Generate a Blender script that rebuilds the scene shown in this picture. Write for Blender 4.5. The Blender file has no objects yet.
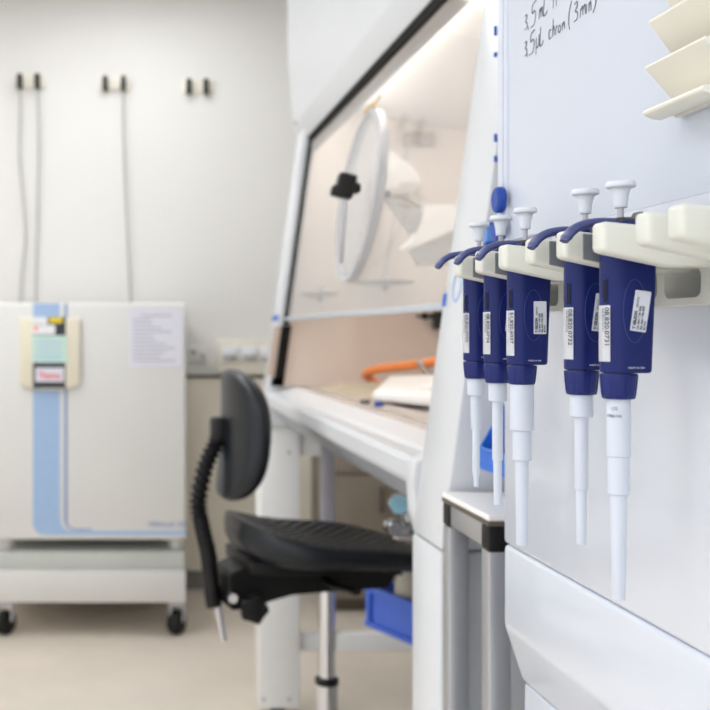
import bpy, bmesh, math, random
from mathutils import Vector, Matrix
random.seed(7)
PI = math.pi
sc = bpy.context.scene
C = sc.collection

# ------------------------------------------------------------------ camera constants
F = 1035.0           # focal length in pixels of the 710 px frame
VX, VY = 130.0, 332.0  # principal point (where depth lines meet)
H = 1.11             # eye height
def P(px, py, Y):
    return Vector(((px-VX)/F*Y, Y, H-(py-VY)/F*Y))

# ------------------------------------------------------------------ materials
def lin(c):
    out = []
    for v in c:
        v /= 255.0
        out.append(v/12.92 if v <= .04045 else ((v+.055)/1.055)**2.4)
    return out
def mat(name, col, rough=.5, metal=0., var=.03, scale=30., bump=0., bscale=200., coat=0., spec=.5, stretch=None):
    m = bpy.data.materials.new(name); m.use_nodes = True
    nt = m.node_tree; b = nt.nodes['Principled BSDF']
    L = lin(col)
    tc = nt.nodes.new('ShaderNodeTexCoord')
    mp = nt.nodes.new('ShaderNodeMapping')
    nt.links.new(tc.outputs['Object'], mp.inputs['Vector'])
    if stretch: mp.inputs['Scale'].default_value = stretch
    n = nt.nodes.new('ShaderNodeTexNoise'); n.inputs['Scale'].default_value = scale; n.inputs['Detail'].default_value = 3
    nt.links.new(mp.outputs['Vector'], n.inputs['Vector'])
    r = nt.nodes.new('ShaderNodeValToRGB')
    r.color_ramp.elements[0].position = .3; r.color_ramp.elements[1].position = .7
    r.color_ramp.elements[0].color = [max(0, v*(1-var)) for v in L]+[1]
    r.color_ramp.elements[1].color = [min(1, v*(1+var)) for v in L]+[1]
    nt.links.new(n.outputs['Fac'], r.inputs['Fac'])
    nt.links.new(r.outputs['Color'], b.inputs['Base Color'])
    b.inputs['Roughness'].default_value = rough
    b.inputs['Metallic'].default_value = metal
    b.inputs['Specular IOR Level'].default_value = spec
    b.inputs['Coat Weight'].default_value = coat
    if bump:
        n2 = nt.nodes.new('ShaderNodeTexNoise'); n2.inputs['Scale'].default_value = bscale
        nt.links.new(mp.outputs['Vector'], n2.inputs['Vector'])
        bp = nt.nodes.new('ShaderNodeBump'); bp.inputs['Strength'].default_value = bump; bp.inputs['Distance'].default_value = .002
        nt.links.new(n2.outputs['Fac'], bp.inputs['Height']); nt.links.new(bp.outputs['Normal'], b.inputs['Normal'])
    return m
def glow(name, col, s):
    m = bpy.data.materials.new(name); m.use_nodes = True
    b = m.node_tree.nodes['Principled BSDF']
    b.inputs['Base Color'].default_value = (*lin(col), 1)
    b.inputs['Emission Color'].default_value = (*lin(col), 1)
    b.inputs['Emission Strength'].default_value = s
    return m
def glass(name, tint, refl=.06, haze=0.0):
    m = bpy.data.materials.new(name); m.use_nodes = True
    nt = m.node_tree; nt.nodes.clear()
    o = nt.nodes.new('ShaderNodeOutputMaterial')
    t = nt.nodes.new('ShaderNodeBsdfTransparent'); t.inputs['Color'].default_value = (*tint, 1)
    g = nt.nodes.new('ShaderNodeBsdfGlossy'); g.inputs['Roughness'].default_value = .03
    lw = nt.nodes.new('ShaderNodeLayerWeight'); lw.inputs['Blend'].default_value = .5
    pw = nt.nodes.new('ShaderNodeMath'); pw.operation = 'POWER'; pw.inputs[1].default_value = 4.5
    nt.links.new(lw.outputs['Facing'], pw.inputs[0])
    fr = nt.nodes.new('ShaderNodeMath'); fr.operation = 'MULTIPLY_ADD'; fr.inputs[1].default_value = .5; fr.inputs[2].default_value = .02
    nt.links.new(pw.outputs[0], fr.inputs[0])
    mx = nt.nodes.new('ShaderNodeMixShader')
    nt.links.new(fr.outputs[0], mx.inputs['Fac']); nt.links.new(t.outputs[0], mx.inputs[1]); nt.links.new(g.outputs[0], mx.inputs[2])
    last = mx
    if haze:
        d = nt.nodes.new('ShaderNodeBsdfDiffuse'); d.inputs['Color'].default_value = (.9, .9, .9, 1)
        m2 = nt.nodes.new('ShaderNodeMixShader'); m2.inputs['Fac'].default_value = haze
        nt.links.new(mx.outputs[0], m2.inputs[1]); nt.links.new(d.outputs[0], m2.inputs[2]); last = m2
    nt.links.new(last.outputs[0], o.inputs['Surface'])
    return m

M = dict(
 wall=mat('painted_wall', (227, 225, 221), .8, var=.012, scale=2.5, bump=.05),
 lower=mat('beige_panel', (236, 228, 212), .6, var=.02, scale=3),
 floor=mat('beige_vinyl', (222, 211, 197), .38, var=.05, scale=5, bump=.03),
 ceil=mat('ceiling_white', (226, 226, 225), .9, var=.01, scale=4),
 base=mat('grey_skirting', (128, 124, 118), .6),
 cap=mat('dark_strip', (92, 84, 72), .6),
 inc=mat('incubator_enamel', (220, 219, 216), .42, var=.012, scale=5),
 stand=mat('stand_paint', (215, 214, 210), .45, var=.015, scale=6),
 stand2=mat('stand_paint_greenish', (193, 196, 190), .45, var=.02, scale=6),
 blue=mat('pale_blue_paint', (160, 188, 223), .45, var=.02),
 dblue=mat('slate_blue_line', (120, 146, 190), .45),
 bezel=mat('cream_plastic', (228, 221, 200), .45, var=.01),
 screen=mat('black_display', (34, 38, 48), .25),
 white=mat('white_paper', (236, 236, 240), .7, var=.01),
 lilac=mat('lilac_paper', (223, 222, 232), .6, var=.01),
 yellow=mat('yellow_sticker', (222, 196, 40), .6),
 mint=mat('mint_paper', (196, 224, 214), .7, var=.03),
 ink=mat('dark_ink', (74, 76, 88), .6),
 gink=mat('grey_ink', (150, 150, 165), .6),
 red=mat('red_print', (214, 92, 96), .6),
 orange_print=mat('orange_print', (240, 150, 120), .6),
 printblue=mat('blue_grey_print', (130, 145, 190), .6),
 black=mat('black_plastic', (9, 9, 10), .45, var=.1, spec=.35),
 rubber=mat('black_rubber', (11, 11, 13), .6, var=.1, spec=.35),
 pu=mat('black_polyurethane', (17, 22, 29), .36, var=.12, spec=.4, scale=40, bump=.1, bscale=350),
 chrome=mat('chrome', (215, 216, 220), .16, 1., var=.02),
 alu=mat('anodised_aluminium', (186, 187, 190), .38, .75, var=.03, stretch=(1, 1, .05)),
 greymetal=mat('grey_bracket', (178, 176, 182), .4, .5),
 hood=mat('white_enamel', (213, 215, 218), .32, var=.008, scale=3),
 steel=mat('warm_steel', (222, 210, 200), .36, .3, var=.03, scale=2, stretch=(1, 1, .3)),
 worktop=mat('worktop_steel', (216, 206, 200), .25, .25, var=.02, scale=3),
 liner=mat('cream_liner', (244, 242, 240), .5, var=.01, scale=3),
 gasket=mat('dark_gasket', (26, 24, 23), .85, spec=.15),
 taupe=mat('taupe_trim', (128, 116, 104), .5),
 cupboard=mat('taupe_laminate', (132, 121, 108), .55, var=.04, scale=8),
 brown=mat('brown_plate', (187, 168, 152), .4),
 orange=mat('orange_rubber', (240, 140, 72), .42, var=.04),
 device=mat('white_device_plastic', (240, 237, 233), .35, var=.01),
 beige=mat('beige_cloth', (226, 214, 192), .8, var=.05, bump=.3),
 crate=mat('blue_crate_plastic', (74, 116, 228), .4, var=.04),
 bin=mat('bright_blue_plastic', (38, 108, 208), .38, var=.04),
 tape=mat('blue_tape', (40, 98, 196), .5),
 magnet=mat('blue_magnet_plastic', (16, 64, 158), .4, var=.05),
 panel=mat('cool_white_panel', (219, 224, 234), .22, var=.006, scale=2, coat=.3),  # cool window light put into the base colour as a bluish tint
 board=mat('whiteboard_enamel', (204, 210, 221), .24, var=.008, scale=2),  # bluish as well, cool light carried in the colour
 frame=mat('board_trim', (215, 219, 229), .35),
 frameline=mat('board_trim_line', (178, 190, 214), .4),
 rack=mat('ivory_rack_plastic', (216, 216, 206), .4, var=.012, scale=12),
 rackgrey=mat('slot_shade_grey', (126, 131, 134), .6),
 tray=mat('cream_tray_plastic', (231, 227, 214), .35, var=.01),
 navy=mat('navy_plastic', (9, 26, 94), .42, var=.05, scale=60, spec=.32, bump=.06, bscale=1500),
 navy2=mat('navy_collar_plastic', (10, 27, 98), .38, var=.05, scale=60, spec=.35),
 hook=mat('slate_navy_plastic', (58, 66, 116), .42, var=.04),
 dial=mat('dark_dial', (46, 44, 52), .45),
 slot=mat('dark_window', (12, 16, 44), .2),
 outline=mat('embossed_line', (44, 62, 132), .5),
 shaft=mat('white_shaft_plastic', (203, 209, 220), .35, var=.008),
 button=mat('white_button_plastic', (212, 217, 225), .4, var=.01),
 label=mat('label_paper', (250, 251, 253), .5, var=.01),
 slabel=mat('grey_label_paper', (206, 209, 218), .5, var=.01),
 socket=mat('cream_socket', (232, 226, 211), .5),
 cable=mat('grey_cable', (178, 176, 172), .6),
 ring=mat('grey_ring_plastic', (186, 187, 191), .35),
 greyplate=mat('grey_card', (160, 155, 146), .6),
 gauge=mat('teal_gauge', (120, 170, 190), .3),
 dish=mat('tan_dish', (104, 78, 60), .4, .0),
 glasspane=glass('sash_glass', (.97, .975, .97), haze=.13),
 clear=glass('clear_acrylic', (.96, .965, .975), haze=.16),
 leg_brightened=mat('leg_enamel_brightened', (238, 238, 236), .4, var=.01),  # colour lightened to offset the shade on the far leg and bars
 apron=mat('apron_shade_grey', (168, 173, 181), .45, .2),
 toplam=mat('table_laminate', (244, 241, 236), .5, var=.01),
 reflection_box=mat('reflection_tan', (140, 116, 98), .5),
 sashrail=mat('sash_rail_grey', (186, 191, 197), .4),
 hookyellow=mat('ochre_hook', (226, 190, 116), .5),
 white_plate=glow('added_lamp_diffuser', (250, 252, 255), 7.5),
 tube=glow('fluorescent_tube', (255, 247, 238), 22.0),
)
# seat material with moulded ridges
def seat_material():
    m = mat('ridged_polyurethane', (22, 20, 19), .45, var=.1, scale=30)
    nt = m.node_tree; b = nt.nodes['Principled BSDF']
    tc = nt.nodes.new('ShaderNodeTexCoord')
    mp = nt.nodes.new('ShaderNodeMapping'); mp.inputs['Rotation'].default_value = (0, 0, .6)
    w = nt.nodes.new('ShaderNodeTexWave'); w.inputs['Scale'].default_value = 14; w.inputs['Distortion'].default_value = 4; w.inputs['Detail Scale'].default_value = .6
    bp = nt.nodes.new('ShaderNodeBump'); bp.inputs['Strength'].default_value = 1.0; bp.inputs['Distance'].default_value = .014
    nt.links.new(tc.outputs['Object'], mp.inputs['Vector']); nt.links.new(mp.outputs['Vector'], w.inputs['Vector'])
    nt.links.new(w.outputs['Fac'], bp.inputs['Height']); nt.links.new(bp.outputs['Normal'], b.inputs['Normal'])
    return m
M['seat'] = seat_material()
# perforated grille material
def grille_material():
    m = mat('perforated_steel', (214, 207, 200), .4, .3)
    nt = m.node_tree; b = nt.nodes['Principled BSDF']
    tc = nt.nodes.new('ShaderNodeTexCoord'); ch = nt.nodes.new('ShaderNodeTexChecker')
    ch.inputs['Scale'].default_value = 70
    ch.inputs['Color1'].default_value = (*lin((218, 208, 200)), 1); ch.inputs['Color2'].default_value = (*lin((168, 158, 150)), 1)
    nt.links.new(tc.outputs['Object'], ch.inputs['Vector']); nt.links.new(ch.outputs['Color'], b.inputs['Base Color'])
    return m
M['grille'] = grille_material()

# ------------------------------------------------------------------ object helpers
BASE = {}
def thing(name, label, cat, loc, group=None):
    o = bpy.data.objects.new(name, None); C.objects.link(o)
    o.empty_display_size = .05
    o.location = loc; BASE[o.name] = Vector(loc)
    o['label'] = label; o['category'] = cat
    if group: o['group'] = group
    return o
def obj(name, bm, material, parent=None, smooth=.6, sub=0):
    me = bpy.data.meshes.new(name)
    bmesh.ops.recalc_face_normals(bm, faces=bm.faces[:])
    bm.to_mesh(me); bm.free()
    me.materials.append(M[material] if isinstance(material, str) else material)
    o = bpy.data.objects.new(name, me); C.objects.link(o)
    if parent is not None:
        base = BASE[parent.name]; o.parent = parent
    else:
        vs = [v.co for v in me.vertices]
        lo = [min(v[i] for v in vs) for i in range(3)]; hi = [max(v[i] for v in vs) for i in range(3)]
        base = Vector(((lo[0]+hi[0])/2, (lo[1]+hi[1])/2, lo[2])); o.location = base
    BASE[o.name] = base
    me.transform(Matrix.Translation(-base))
    if smooth:
        for p in me.polygons: p.use_smooth = True
        me.set_sharp_from_angle(angle=smooth)
    if sub:
        md = o.modifiers.new('subdivision', 'SUBSURF'); md.levels = sub; md.render_levels = sub
    return o
def tag(o, label, cat, group=None):
    o['label'] = label; o['category'] = cat
    if group: o['group'] = group
    return o
def struct(name, bm, m, smooth=.6, parent=None):
    o = obj(name, bm, m, parent, smooth)
    if parent is None: o['kind'] = 'structure'
    return o

# ------------------------------------------------------------------ mesh helpers
def B(): return bmesh.new()
def box(bm, x0, x1, y0, y1, z0, z1, bev=0., seg=2, mtx=None):
    vs = [bm.verts.new((x, y, z)) for x in (x0, x1) for y in (y0, y1) for z in (z0, z1)]
    fs = [bm.faces.new([vs[i] for i in q]) for q in ((0,1,3,2), (4,6,7,5), (0,4,5,1), (2,3,7,6), (0,2,6,4), (1,5,7,3))]
    allv = vs
    if bev:
        es = list({e for f in fs for e in f.edges})
        r = bmesh.ops.bevel(bm, geom=es, offset=bev, segments=seg, affect='EDGES', profile=.5)
        allv = list({v for f in r['faces'] for v in f.verts})
    if mtx is not None:
        s = set(allv)
        for f in bm.faces:
            if any(v in s for v in f.verts): s.update(f.verts)
        for v in s: v.co = mtx @ v.co
    return bm
def hexa(bm, pts, bev=0., seg=2):
    """pts: 4 bottom corners then 4 top corners, same winding."""
    vs = [bm.verts.new(p) for p in pts]
    fs = [bm.faces.new([vs[i] for i in q]) for q in ((3,2,1,0), (4,5,6,7), (0,1,5,4), (1,2,6,5), (2,3,7,6), (3,0,4,7))]
    if bev:
        bmesh.ops.bevel(bm, geom=list({e for f in fs for e in f.edges}), offset=bev, segments=seg, affect='EDGES', profile=.5)
    return bm
def prism(bm, poly, axis, a, b, bev=0., seg=2):
    """poly: 2-D outline; axis 'y' -> (x,z) extruded along y, 'x' -> (y,z) along x, 'z' -> (x,y) along z."""
    def V(p, t):
        return {'y': (p[0], t, p[1]), 'x': (t, p[0], p[1]), 'z': (p[0], p[1], t)}[axis]
    lo = [bm.verts.new(V(p, a)) for p in poly]; hi = [bm.verts.new(V(p, b)) for p in poly]
    n = len(poly)
    f0 = bm.faces.new(lo[::-1]); f1 = bm.faces.new(hi)
    fs = [f0, f1]
    for i in range(n):
        fs.append(bm.faces.new((lo[i], lo[(i+1) % n], hi[(i+1) % n], hi[i])))
    if bev:
        bmesh.ops.bevel(bm, geom=list({e for f in fs for e in f.edges}), offset=bev, segments=seg, affect='EDGES', profile=.5)
    return bm
def basis(d):
    d = Vector(d).normalized()
    a = Vector((0, 0, 1)) if abs(d.z) < .9 else Vector((1, 0, 0))
    u = d.cross(a).normalized(); v = d.cross(u).normalized()
    return u, v
def lathe(bm, prof, o=(0, 0, 0), d=(0, 0, 1), n=28, caps=True):
    """prof: list of (r, t) along axis d from o."""
    o = Vector(o); d = Vector(d).normalized(); u, v = basis(d)
    rings = []
    for r, t in prof:
        rings.append([bm.verts.new(o+d*t+(u*math.cos(2*PI*k/n)+v*math.sin(2*PI*k/n))*max(r, 1e-5)) for k in range(n)])
    for a, b in zip(rings, rings[1:]):
        for k in range(n): bm.faces.new((a[k], a[(k+1) % n], b[(k+1) % n], b[k]))
    if caps:
        bm.faces.new(rings[0][::-1]); bm.faces.new(rings[-1])
    return bm
def cyl(bm, a, b, r, n=20, r2=None):
    a = Vector(a); b = Vector(b)
    return lathe(bm, [(r, 0), (r if r2 is None else r2, (b-a).length)], a, b-a, n)
def spline(pts, k=8):
    pts = [Vector(p) for p in pts]; out = []
    q = [2*pts[0]-pts[1]]+pts+[2*pts[-1]-pts[-2]]
    for i in range(1, len(q)-2):
        p0, p1, p2, p3 = q[i-1:i+3]
        for j in range(k):
            t = j/k
            out.append(.5*((2*p1)+(p2-p0)*t+(2*p0-5*p1+4*p2-p3)*t*t+(3*p1-p0-3*p2+p3)*t**3))
    out.append(pts[-1]); return out
def tube(bm, pts, r, n=10, rad=None, up=None, flat=1.):
    """swept tube; rad(i/(N-1)) optional radius function; flat squashes across v."""
    pts = [Vector(p) for p in pts]; N = len(pts); rings = []
    pu = None
    for i, p in enumerate(pts):
        d = (pts[min(i+1, N-1)]-pts[max(i-1, 0)]).normalized()
        if pu is None:
            u = d.cross(Vector(up)).normalized() if up else basis(d)[0]
        else:
            u = (pu-d*pu.dot(d)).normalized()
        v = d.cross(u).normalized(); pu = u
        rr = r if rad is None else rad(i/(N-1))
        rings.append([bm.verts.new(p+u*math.cos(2*PI*k/n)*rr+v*math.sin(2*PI*k/n)*rr*flat) for k in range(n)])
    for a, b in zip(rings, rings[1:]):
        for k in range(n): bm.faces.new((a[k], a[(k+1) % n], b[(k+1) % n], b[k]))
    bm.faces.new(rings[0][::-1]); bm.faces.new(rings[-1])
    return bm
def rrect(x0, x1, y0, y1, r, n=5):
    out = []
    for cx, cy, a in ((x1-r, y1-r, 0), (x0+r, y1-r, 90), (x0+r, y0+r, 180), (x1-r, y0+r, 270)):
        for k in range(n+1):
            t = math.radians(a+90*k/n); out.append((cx+r*math.cos(t), cy+r*math.sin(t)))
    return out
def text(s, size, material, parent, origin, right, upv, align='LEFT', name='lettering', thick=.00004, squeeze=1., bold=0.):
    cu = bpy.data.curves.new('text_curve', 'FONT'); cu.body = s; cu.size = size; cu.align_x = align; cu.extrude = thick
    cu.resolution_u = 2; cu.offset = bold
    t = bpy.data.objects.new('text_tmp', cu); C.objects.link(t)
    dg = bpy.context.evaluated_depsgraph_get()
    me = bpy.data.meshes.new_from_object(t.evaluated_get(dg))
    bpy.data.objects.remove(t); bpy.data.curves.remove(cu)
    r = Vector(right).normalized(); u = Vector(upv).normalized(); n = r.cross(u)
    m4 = Matrix.Translation(Vector(origin)) @ Matrix((r*squeeze, u, n)).transposed().to_4x4()
    me.transform(m4)
    bm = bmesh.new(); bm.from_mesh(me); bpy.data.meshes.remove(me)
    return obj(name, bm, material, parent, 0)

# ================================================================== THE ROOM
YW = 4.49
XL, XR = -1.9, 1.30
struct('floor', box(B(), XL, XR, -1.5, YW+.1, -.1, 0), 'floor', 0)
struct('wall_back', box(B(), XL-.1, XR+.1, YW, YW+.1, 0, 2.62), 'wall', 0)
struct('wall_right', box(B(), XR, XR+.1, -1.5, YW, 0, 2.62), 'wall', 0)
struct('wall_left', box(B(), XL-.1, XL, 2.0, YW, 0, 2.62), 'wall', 0)
struct('ceiling', box(B(), XL-.1, XR+.1, -1.5, YW+.1, 2.62, 2.72), 'ceil', 0)
struct('trim_1', box(B(), XL, XR, YW-.02, YW, .08, .912), 'lower', 0)
struct('trim_2', box(B(), XL, XR, YW-.028, YW, .912, .924), 'cap', 0)
struct('baseboard_back', box(B(), XL, XR, YW-.024, YW, 0, .08), 'base', 0)

# unseen light panels added above the frame to even out the brightness
for i, (lx, ly, lab) in enumerate(((-.9, 3.35, 'added white ceiling light panel over the incubator'), (.05, 3.75, 'added white ceiling light panel near the back wall sockets'), (-.75, 2.65, 'added white ceiling light panel above the floor left of the chair'), (-.9, 1.9, 'added white ceiling light panel between incubator and camera'),
                        (-1.3, .6, 'added white ceiling light panel far left of the pipette rack'), (-1.4, -.9, 'added white ceiling light panel at the near left of the room'), (-.2, -1.1, 'added white ceiling light panel behind the camera'))):
    t = thing('added_ceiling_light', lab, 'ceiling light', (lx, ly, 2.59), 'added unseen ceiling light panels')
    bm = B(); box(bm, lx-.31, lx+.31, ly-.31, ly-.29, 2.59, 2.62); box(bm, lx-.31, lx+.31, ly+.29, ly+.31, 2.59, 2.62)
    box(bm, lx-.31, lx-.29, ly-.29, ly+.29, 2.59, 2.62); box(bm, lx+.29, lx+.31, ly-.29, ly+.29, 2.59, 2.62)
    obj('added_light_frame', bm, 'hood', t, 0)
    obj('added_diffuser', box(B(), lx-.29, lx+.29, ly-.29, ly+.29, 2.6, 2.62), 'white_plate', t, 0)

# ================================================================== WALL SOCKETS ON THE BACK WALL
def wall_socket(cx, cy, plugs, label, plab):
    c = P(cx, cy, YW)
    t = thing('wall_socket', label, 'socket', (c.x, YW, c.z-.03), 'double sockets high on the back wall')
    obj('socket_plate', box(B(), c.x-.066, c.x+.066, YW-.014, YW, c.z-.03, c.z+.03, .004), 'socket', t)
    for k, (px, path) in enumerate(plugs):
        x = P(px, cy, YW).x
        pt = thing('power_plug', plab[k], 'plug', (x, YW-.03, c.z-.03), 'black plugs in the wall sockets')
        bm = B(); box(bm, x-.011, x+.011, YW-.050, YW-.0138, c.z-.038, c.z+.027, .006)
        obj('plug_body', bm, 'black', pt)
        if path:
            pts = [(x, YW-.035, c.z-.03)]+[tuple(P(a, b, YW-.03)) for a, b in path]
            obj('cable', tube(B(), spline(pts), .0042, 8), 'cable', pt)
wall_socket(30.5, 82, ((20.5, ((20.5, 110), (19.5, 150), (22, 190), (25.5, 235), (22, 275), (20, 310))), (38, ((38.5, 115), (39, 150), (38, 200), (36.5, 250), (35.5, 310)))),
            'cream double wall socket at the far left with two cabled plugs',
            ('leftmost black plug with a wavy grey cable in the wall socket', 'black plug with a straight grey cable, right half of the left socket'))
wall_socket(115, 84, ((105.5, None), (123.5, ((123.5, 120), (125, 170), (127.5, 230), (131, 310)))),
            'cream double wall socket in the middle of the wall row',
            ('cableless black plug in left half of the middle socket', 'black plug with the single grey cable in the middle socket'))
wall_socket(197.5, 87, ((188.5, None), (205.5, None)),
            'cream double wall socket at the right without any cable',
            ('cableless black plug in left half of the right socket', 'rightmost black plug in the wall socket without a cable'))

# trunking with three switched sockets, low on the wall beside the chair
a = P(217, 340, YW); b_ = P(278, 374, YW)
t = thing('socket_strip', 'cream socket strip with three white sockets above the dark wall strip', 'socket', ((a.x+b_.x)/2, YW, b_.z))
obj('back_plate', box(B(), a.x, b_.x, YW-.03, YW, .926, a.z, .006), 'socket', t)
for px in (229, 248, 267):
    p = P(px, 353, YW)
    f = obj('socket', box(B(), p.x-.036, p.x+.036, YW-.042, YW-.03, p.z-.028, p.z+.03, .004), 'white', t)
    obj('switch', box(B(), p.x-.03, p.x+.03, YW-.047, YW-.042, p.z-.026, p.z-.006, .002), 'alu', f)
p = P(198, 354, YW)
t = thing('data_outlet', 'small white outlet plate with two dark jacks right of incubator', 'outlet', (p.x, YW, p.z-.04))
obj('outlet_plate', box(B(), p.x-.035, p.x+.035, YW-.01, YW, p.z-.035, p.z+.035, .003), 'wall', t)
for dx, dz in ((-.021, .008), (.021, -.012)):
    obj('jack', box(B(), p.x+dx-.008, p.x+dx+.008, YW-.014, YW-.01, p.z+dz-.007, p.z+dz+.007), 'base', t)
obj('outlet_cord', tube(B(), spline([(p.x+.021, YW-.016, p.z-.012), (p.x+.05, YW-.035, p.z-.04), (p.x+.10, YW-.037, p.z-.077), (p.x+.13, YW-.037, p.z-.085)]), .004, 8), 'socket', t)

# ================================================================== INCUBATOR ON ITS STAND
YI = 3.754
x0, x1 = P(-5, 0, YI).x, P(186.3, 0, YI).x
zt, zb = P(0, 302.5, YI).z, P(0, 541, YI).z
inc = thing('incubator', 'grey white incubator with a pale blue stripe down its door', 'incubator', ((x0+x1)/2, YI+.33, zb-.043))
obj('body', box(B(), x0, x1, YI+.04, YI+.68, zb, zt, .008), 'inc', inc)
door = obj('door', box(B(), x0+.001, x1-.001, YI, YI+.038, zb+.004, zt-.002, .009, 3), 'inc', inc)
obj('door_hinge', box(B(), x1-.004, x1+.003, YI-.004, YI+.05, zt-.03, zt+.006, .003), 'inc', inc)
for fx in (x0+.035, x1-.035):
    for fy in (YI+.08, YI+.6):
        obj('foot', lathe(B(), [(.022, 0), (.026, .004), (.026, .043)], (fx, fy, zb-.043)), 'stand', inc)
def arc(cx, cy, r, a0, a1, n=8):
    return [(cx+r*math.cos(math.radians(a0+(a1-a0)*k/n)), cy+r*math.sin(math.radians(a0+(a1-a0)*k/n))) for k in range(n+1)]
def pxz(pts): return [(P(a, b, YI).x, P(a, b, YI).z) for a, b in pts]
outer = [(33, 303.5), (60, 303.5)]+[(60, 519)]+arc(72, 519, 12, 180, 90)[1:]+[(186, 531), (186, 535)]+arc(45, 523, 12, 90, 180)
obj('blue_stripe', prism(B(), pxz(outer), 'y', YI-.0008, YI+.003), 'blue', door, 0)
line = [(64.3, 303.5), (67.3, 303.5), (67.3, 521)]+arc(75, 521, 7.7, 180, 90)[1:]+[(92, 528.7), (92, 530.2)]+arc(75, 519.5, 10.7, 90, 180)
obj('slate_line', prism(B(), pxz(line), 'y', YI-.0008, YI+.003), 'dblue', door, 0)
text('HERAcell 150', .024, 'printblue', door, (P(148.5, 526, YI).x, YI-.0006, P(0, 526.5, YI).z), (1, 0, 0), (0, 0, 1), name='model_lettering', bold=.0006)
# control panel
cp_out = [(20, 318), (80, 318), (80.5, 383), (72, 387.5), (60, 389.5), (40, 389.5), (28, 387.5), (20, 383)]
cp = obj('control_panel', prism(B(), pxz(cp_out), 'y', YI-.022, YI+.002, .004, 3), 'bezel', inc)
def cpbox(name, a, b, c, d, m, y=.0235, back=.0215):
    p, q = P(a, c, YI), P(b, d, YI)
    return obj(name, box(B(), p.x, q.x, YI-y, YI-back, q.z, p.z), m, cp, 0)
cpbox('display', 33.5, 66, 317, 388, 'screen')
cpbox('white_sticker', 33.5, 48, 317, 324.5, 'white', .0245, .0236)
cpbox('yellow_sticker', 49.5, 63, 317.2, 323.2, 'yellow', .0245, .0236)
cpbox('pink_sticker', 33.5, 55.5, 325, 334.5, 'white', .0245, .0236)
cpbox('sticker_dot', 34.8, 38.5, 326.2, 330.5, 'orange_print', .0252, .0246)
cpbox('mint_note', 33, 67.3, 335.5, 362.5, 'mint', .0245, .0236)
for k, yy in enumerate((341, 345.5, 350, 354.5, 358)):
    cpbox('note_line', 35+random.random()*4, 60+random.random()*4, yy, yy+1.1, 'blue', .0249, .0246)
cpbox('name_plate', 36, 64.5, 367.5, 381.5, 'lilac', .0245, .0236)
text('Thermo', .034, 'red', cp, (P(50.3, 0, YI).x, YI-.0247, P(0, 378.3, YI).z), (1, 0, 0), (0, 0, 1), 'CENTER', 'brand_lettering', bold=.0012, squeeze=.72)
# paper on the door
a, b_ = P(129, 308.5, YI), P(182, 367, YI)
t = thing('paper_notice', 'printed paper notice taped to upper right of the incubator door', 'notice', ((a.x+b_.x)/2, YI-.001, b_.z))
obj('sheet', box(B(), a.x, b_.x, YI-.0025, YI-.0005, b_.z, a.z), 'lilac', t, 0)
for k in range(12):
    yy = 315+k*4.1; l = (140 if k == 0 else 133); r_ = (172 if k == 0 else 150+random.random()*26)
    p, q = P(l, yy, YI), P(r_, yy+1, YI)
    obj('text_line', box(B(), p.x, q.x, YI-.0029, YI-.0025, q.z, p.z), 'gink', t, 0)
# stand
sz0, sz1 = P(0, 603, YI).z, P(0, 553.5, YI).z
st = thing('wheeled_stand', 'low white wheeled stand carrying the incubator', 'stand', ((x0+x1)/2, YI+.33, 0))
zmid = P(0, 571, YI).z
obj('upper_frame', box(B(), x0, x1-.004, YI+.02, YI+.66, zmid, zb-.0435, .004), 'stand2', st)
obj('lower_panel', box(B(), x0, x1-.002, YI+.004, YI+.66, sz0, zmid, .004), 'stand', st)
for cx in (P(4.5, 0, YI).x, P(178, 0, YI).x):
    for cy in (YI+.06, YI+.58):
        c = bm = B()
        box(bm, cx-.032, cx+.026, cy-.035, cy+.03, sz0-.02, sz0)
        box(bm, cx-.032, cx-.024, cy-.033, cy+.022, .05, sz0-.02); box(bm, cx+.018, cx+.026, cy-.028, cy+.022, .05, sz0-.02)
        ca = obj('caster', bm, 'greymetal', st)
        bm = B(); lathe(bm, [(.018, 0), (.041, .003), (.045, .010), (.045, .032), (.041, .039), (.018, .042)], Vector((cx-.003, cy-.012, .045))-Vector((.80, -.6, 0))*.021, (.80, -.6, 0), 28)
        obj('wheel', bm, 'black', ca)

# ================================================================== LOW CUPBOARD BEHIND THE SAFETY CABINET
t = thing('low_cupboard', 'low taupe cupboard on the floor behind the safety cabinet legs', 'cupboard', (1.0, 4.3, 0))
obj('carcass', box(B(), .78, 1.27, 4.1, 4.455, .05, .62, .003), 'cupboard', t)
obj('plinth', box(B(), .80, 1.26, 4.13, 4.45, 0, .05), 'cap', t, 0)
for k, (xa, xb) in enumerate(((.785, 1.022), (1.028, 1.265))):
    d = obj('cupboard_door', box(B(), xa, xb, 4.084, 4.1, .06, .545, .002), 'cupboard', t)
    hx = xb-.03 if k == 0 else xa+.03
    obj('door_handle', box(B(), hx-.006, hx+.006, 4.07, 4.084, .40, .5, .002), 'cap', d)
obj('drawer_front', box(B(), .785, 1.265, 4.084, 4.1, .552, .615, .002), 'cupboard', t)

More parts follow.
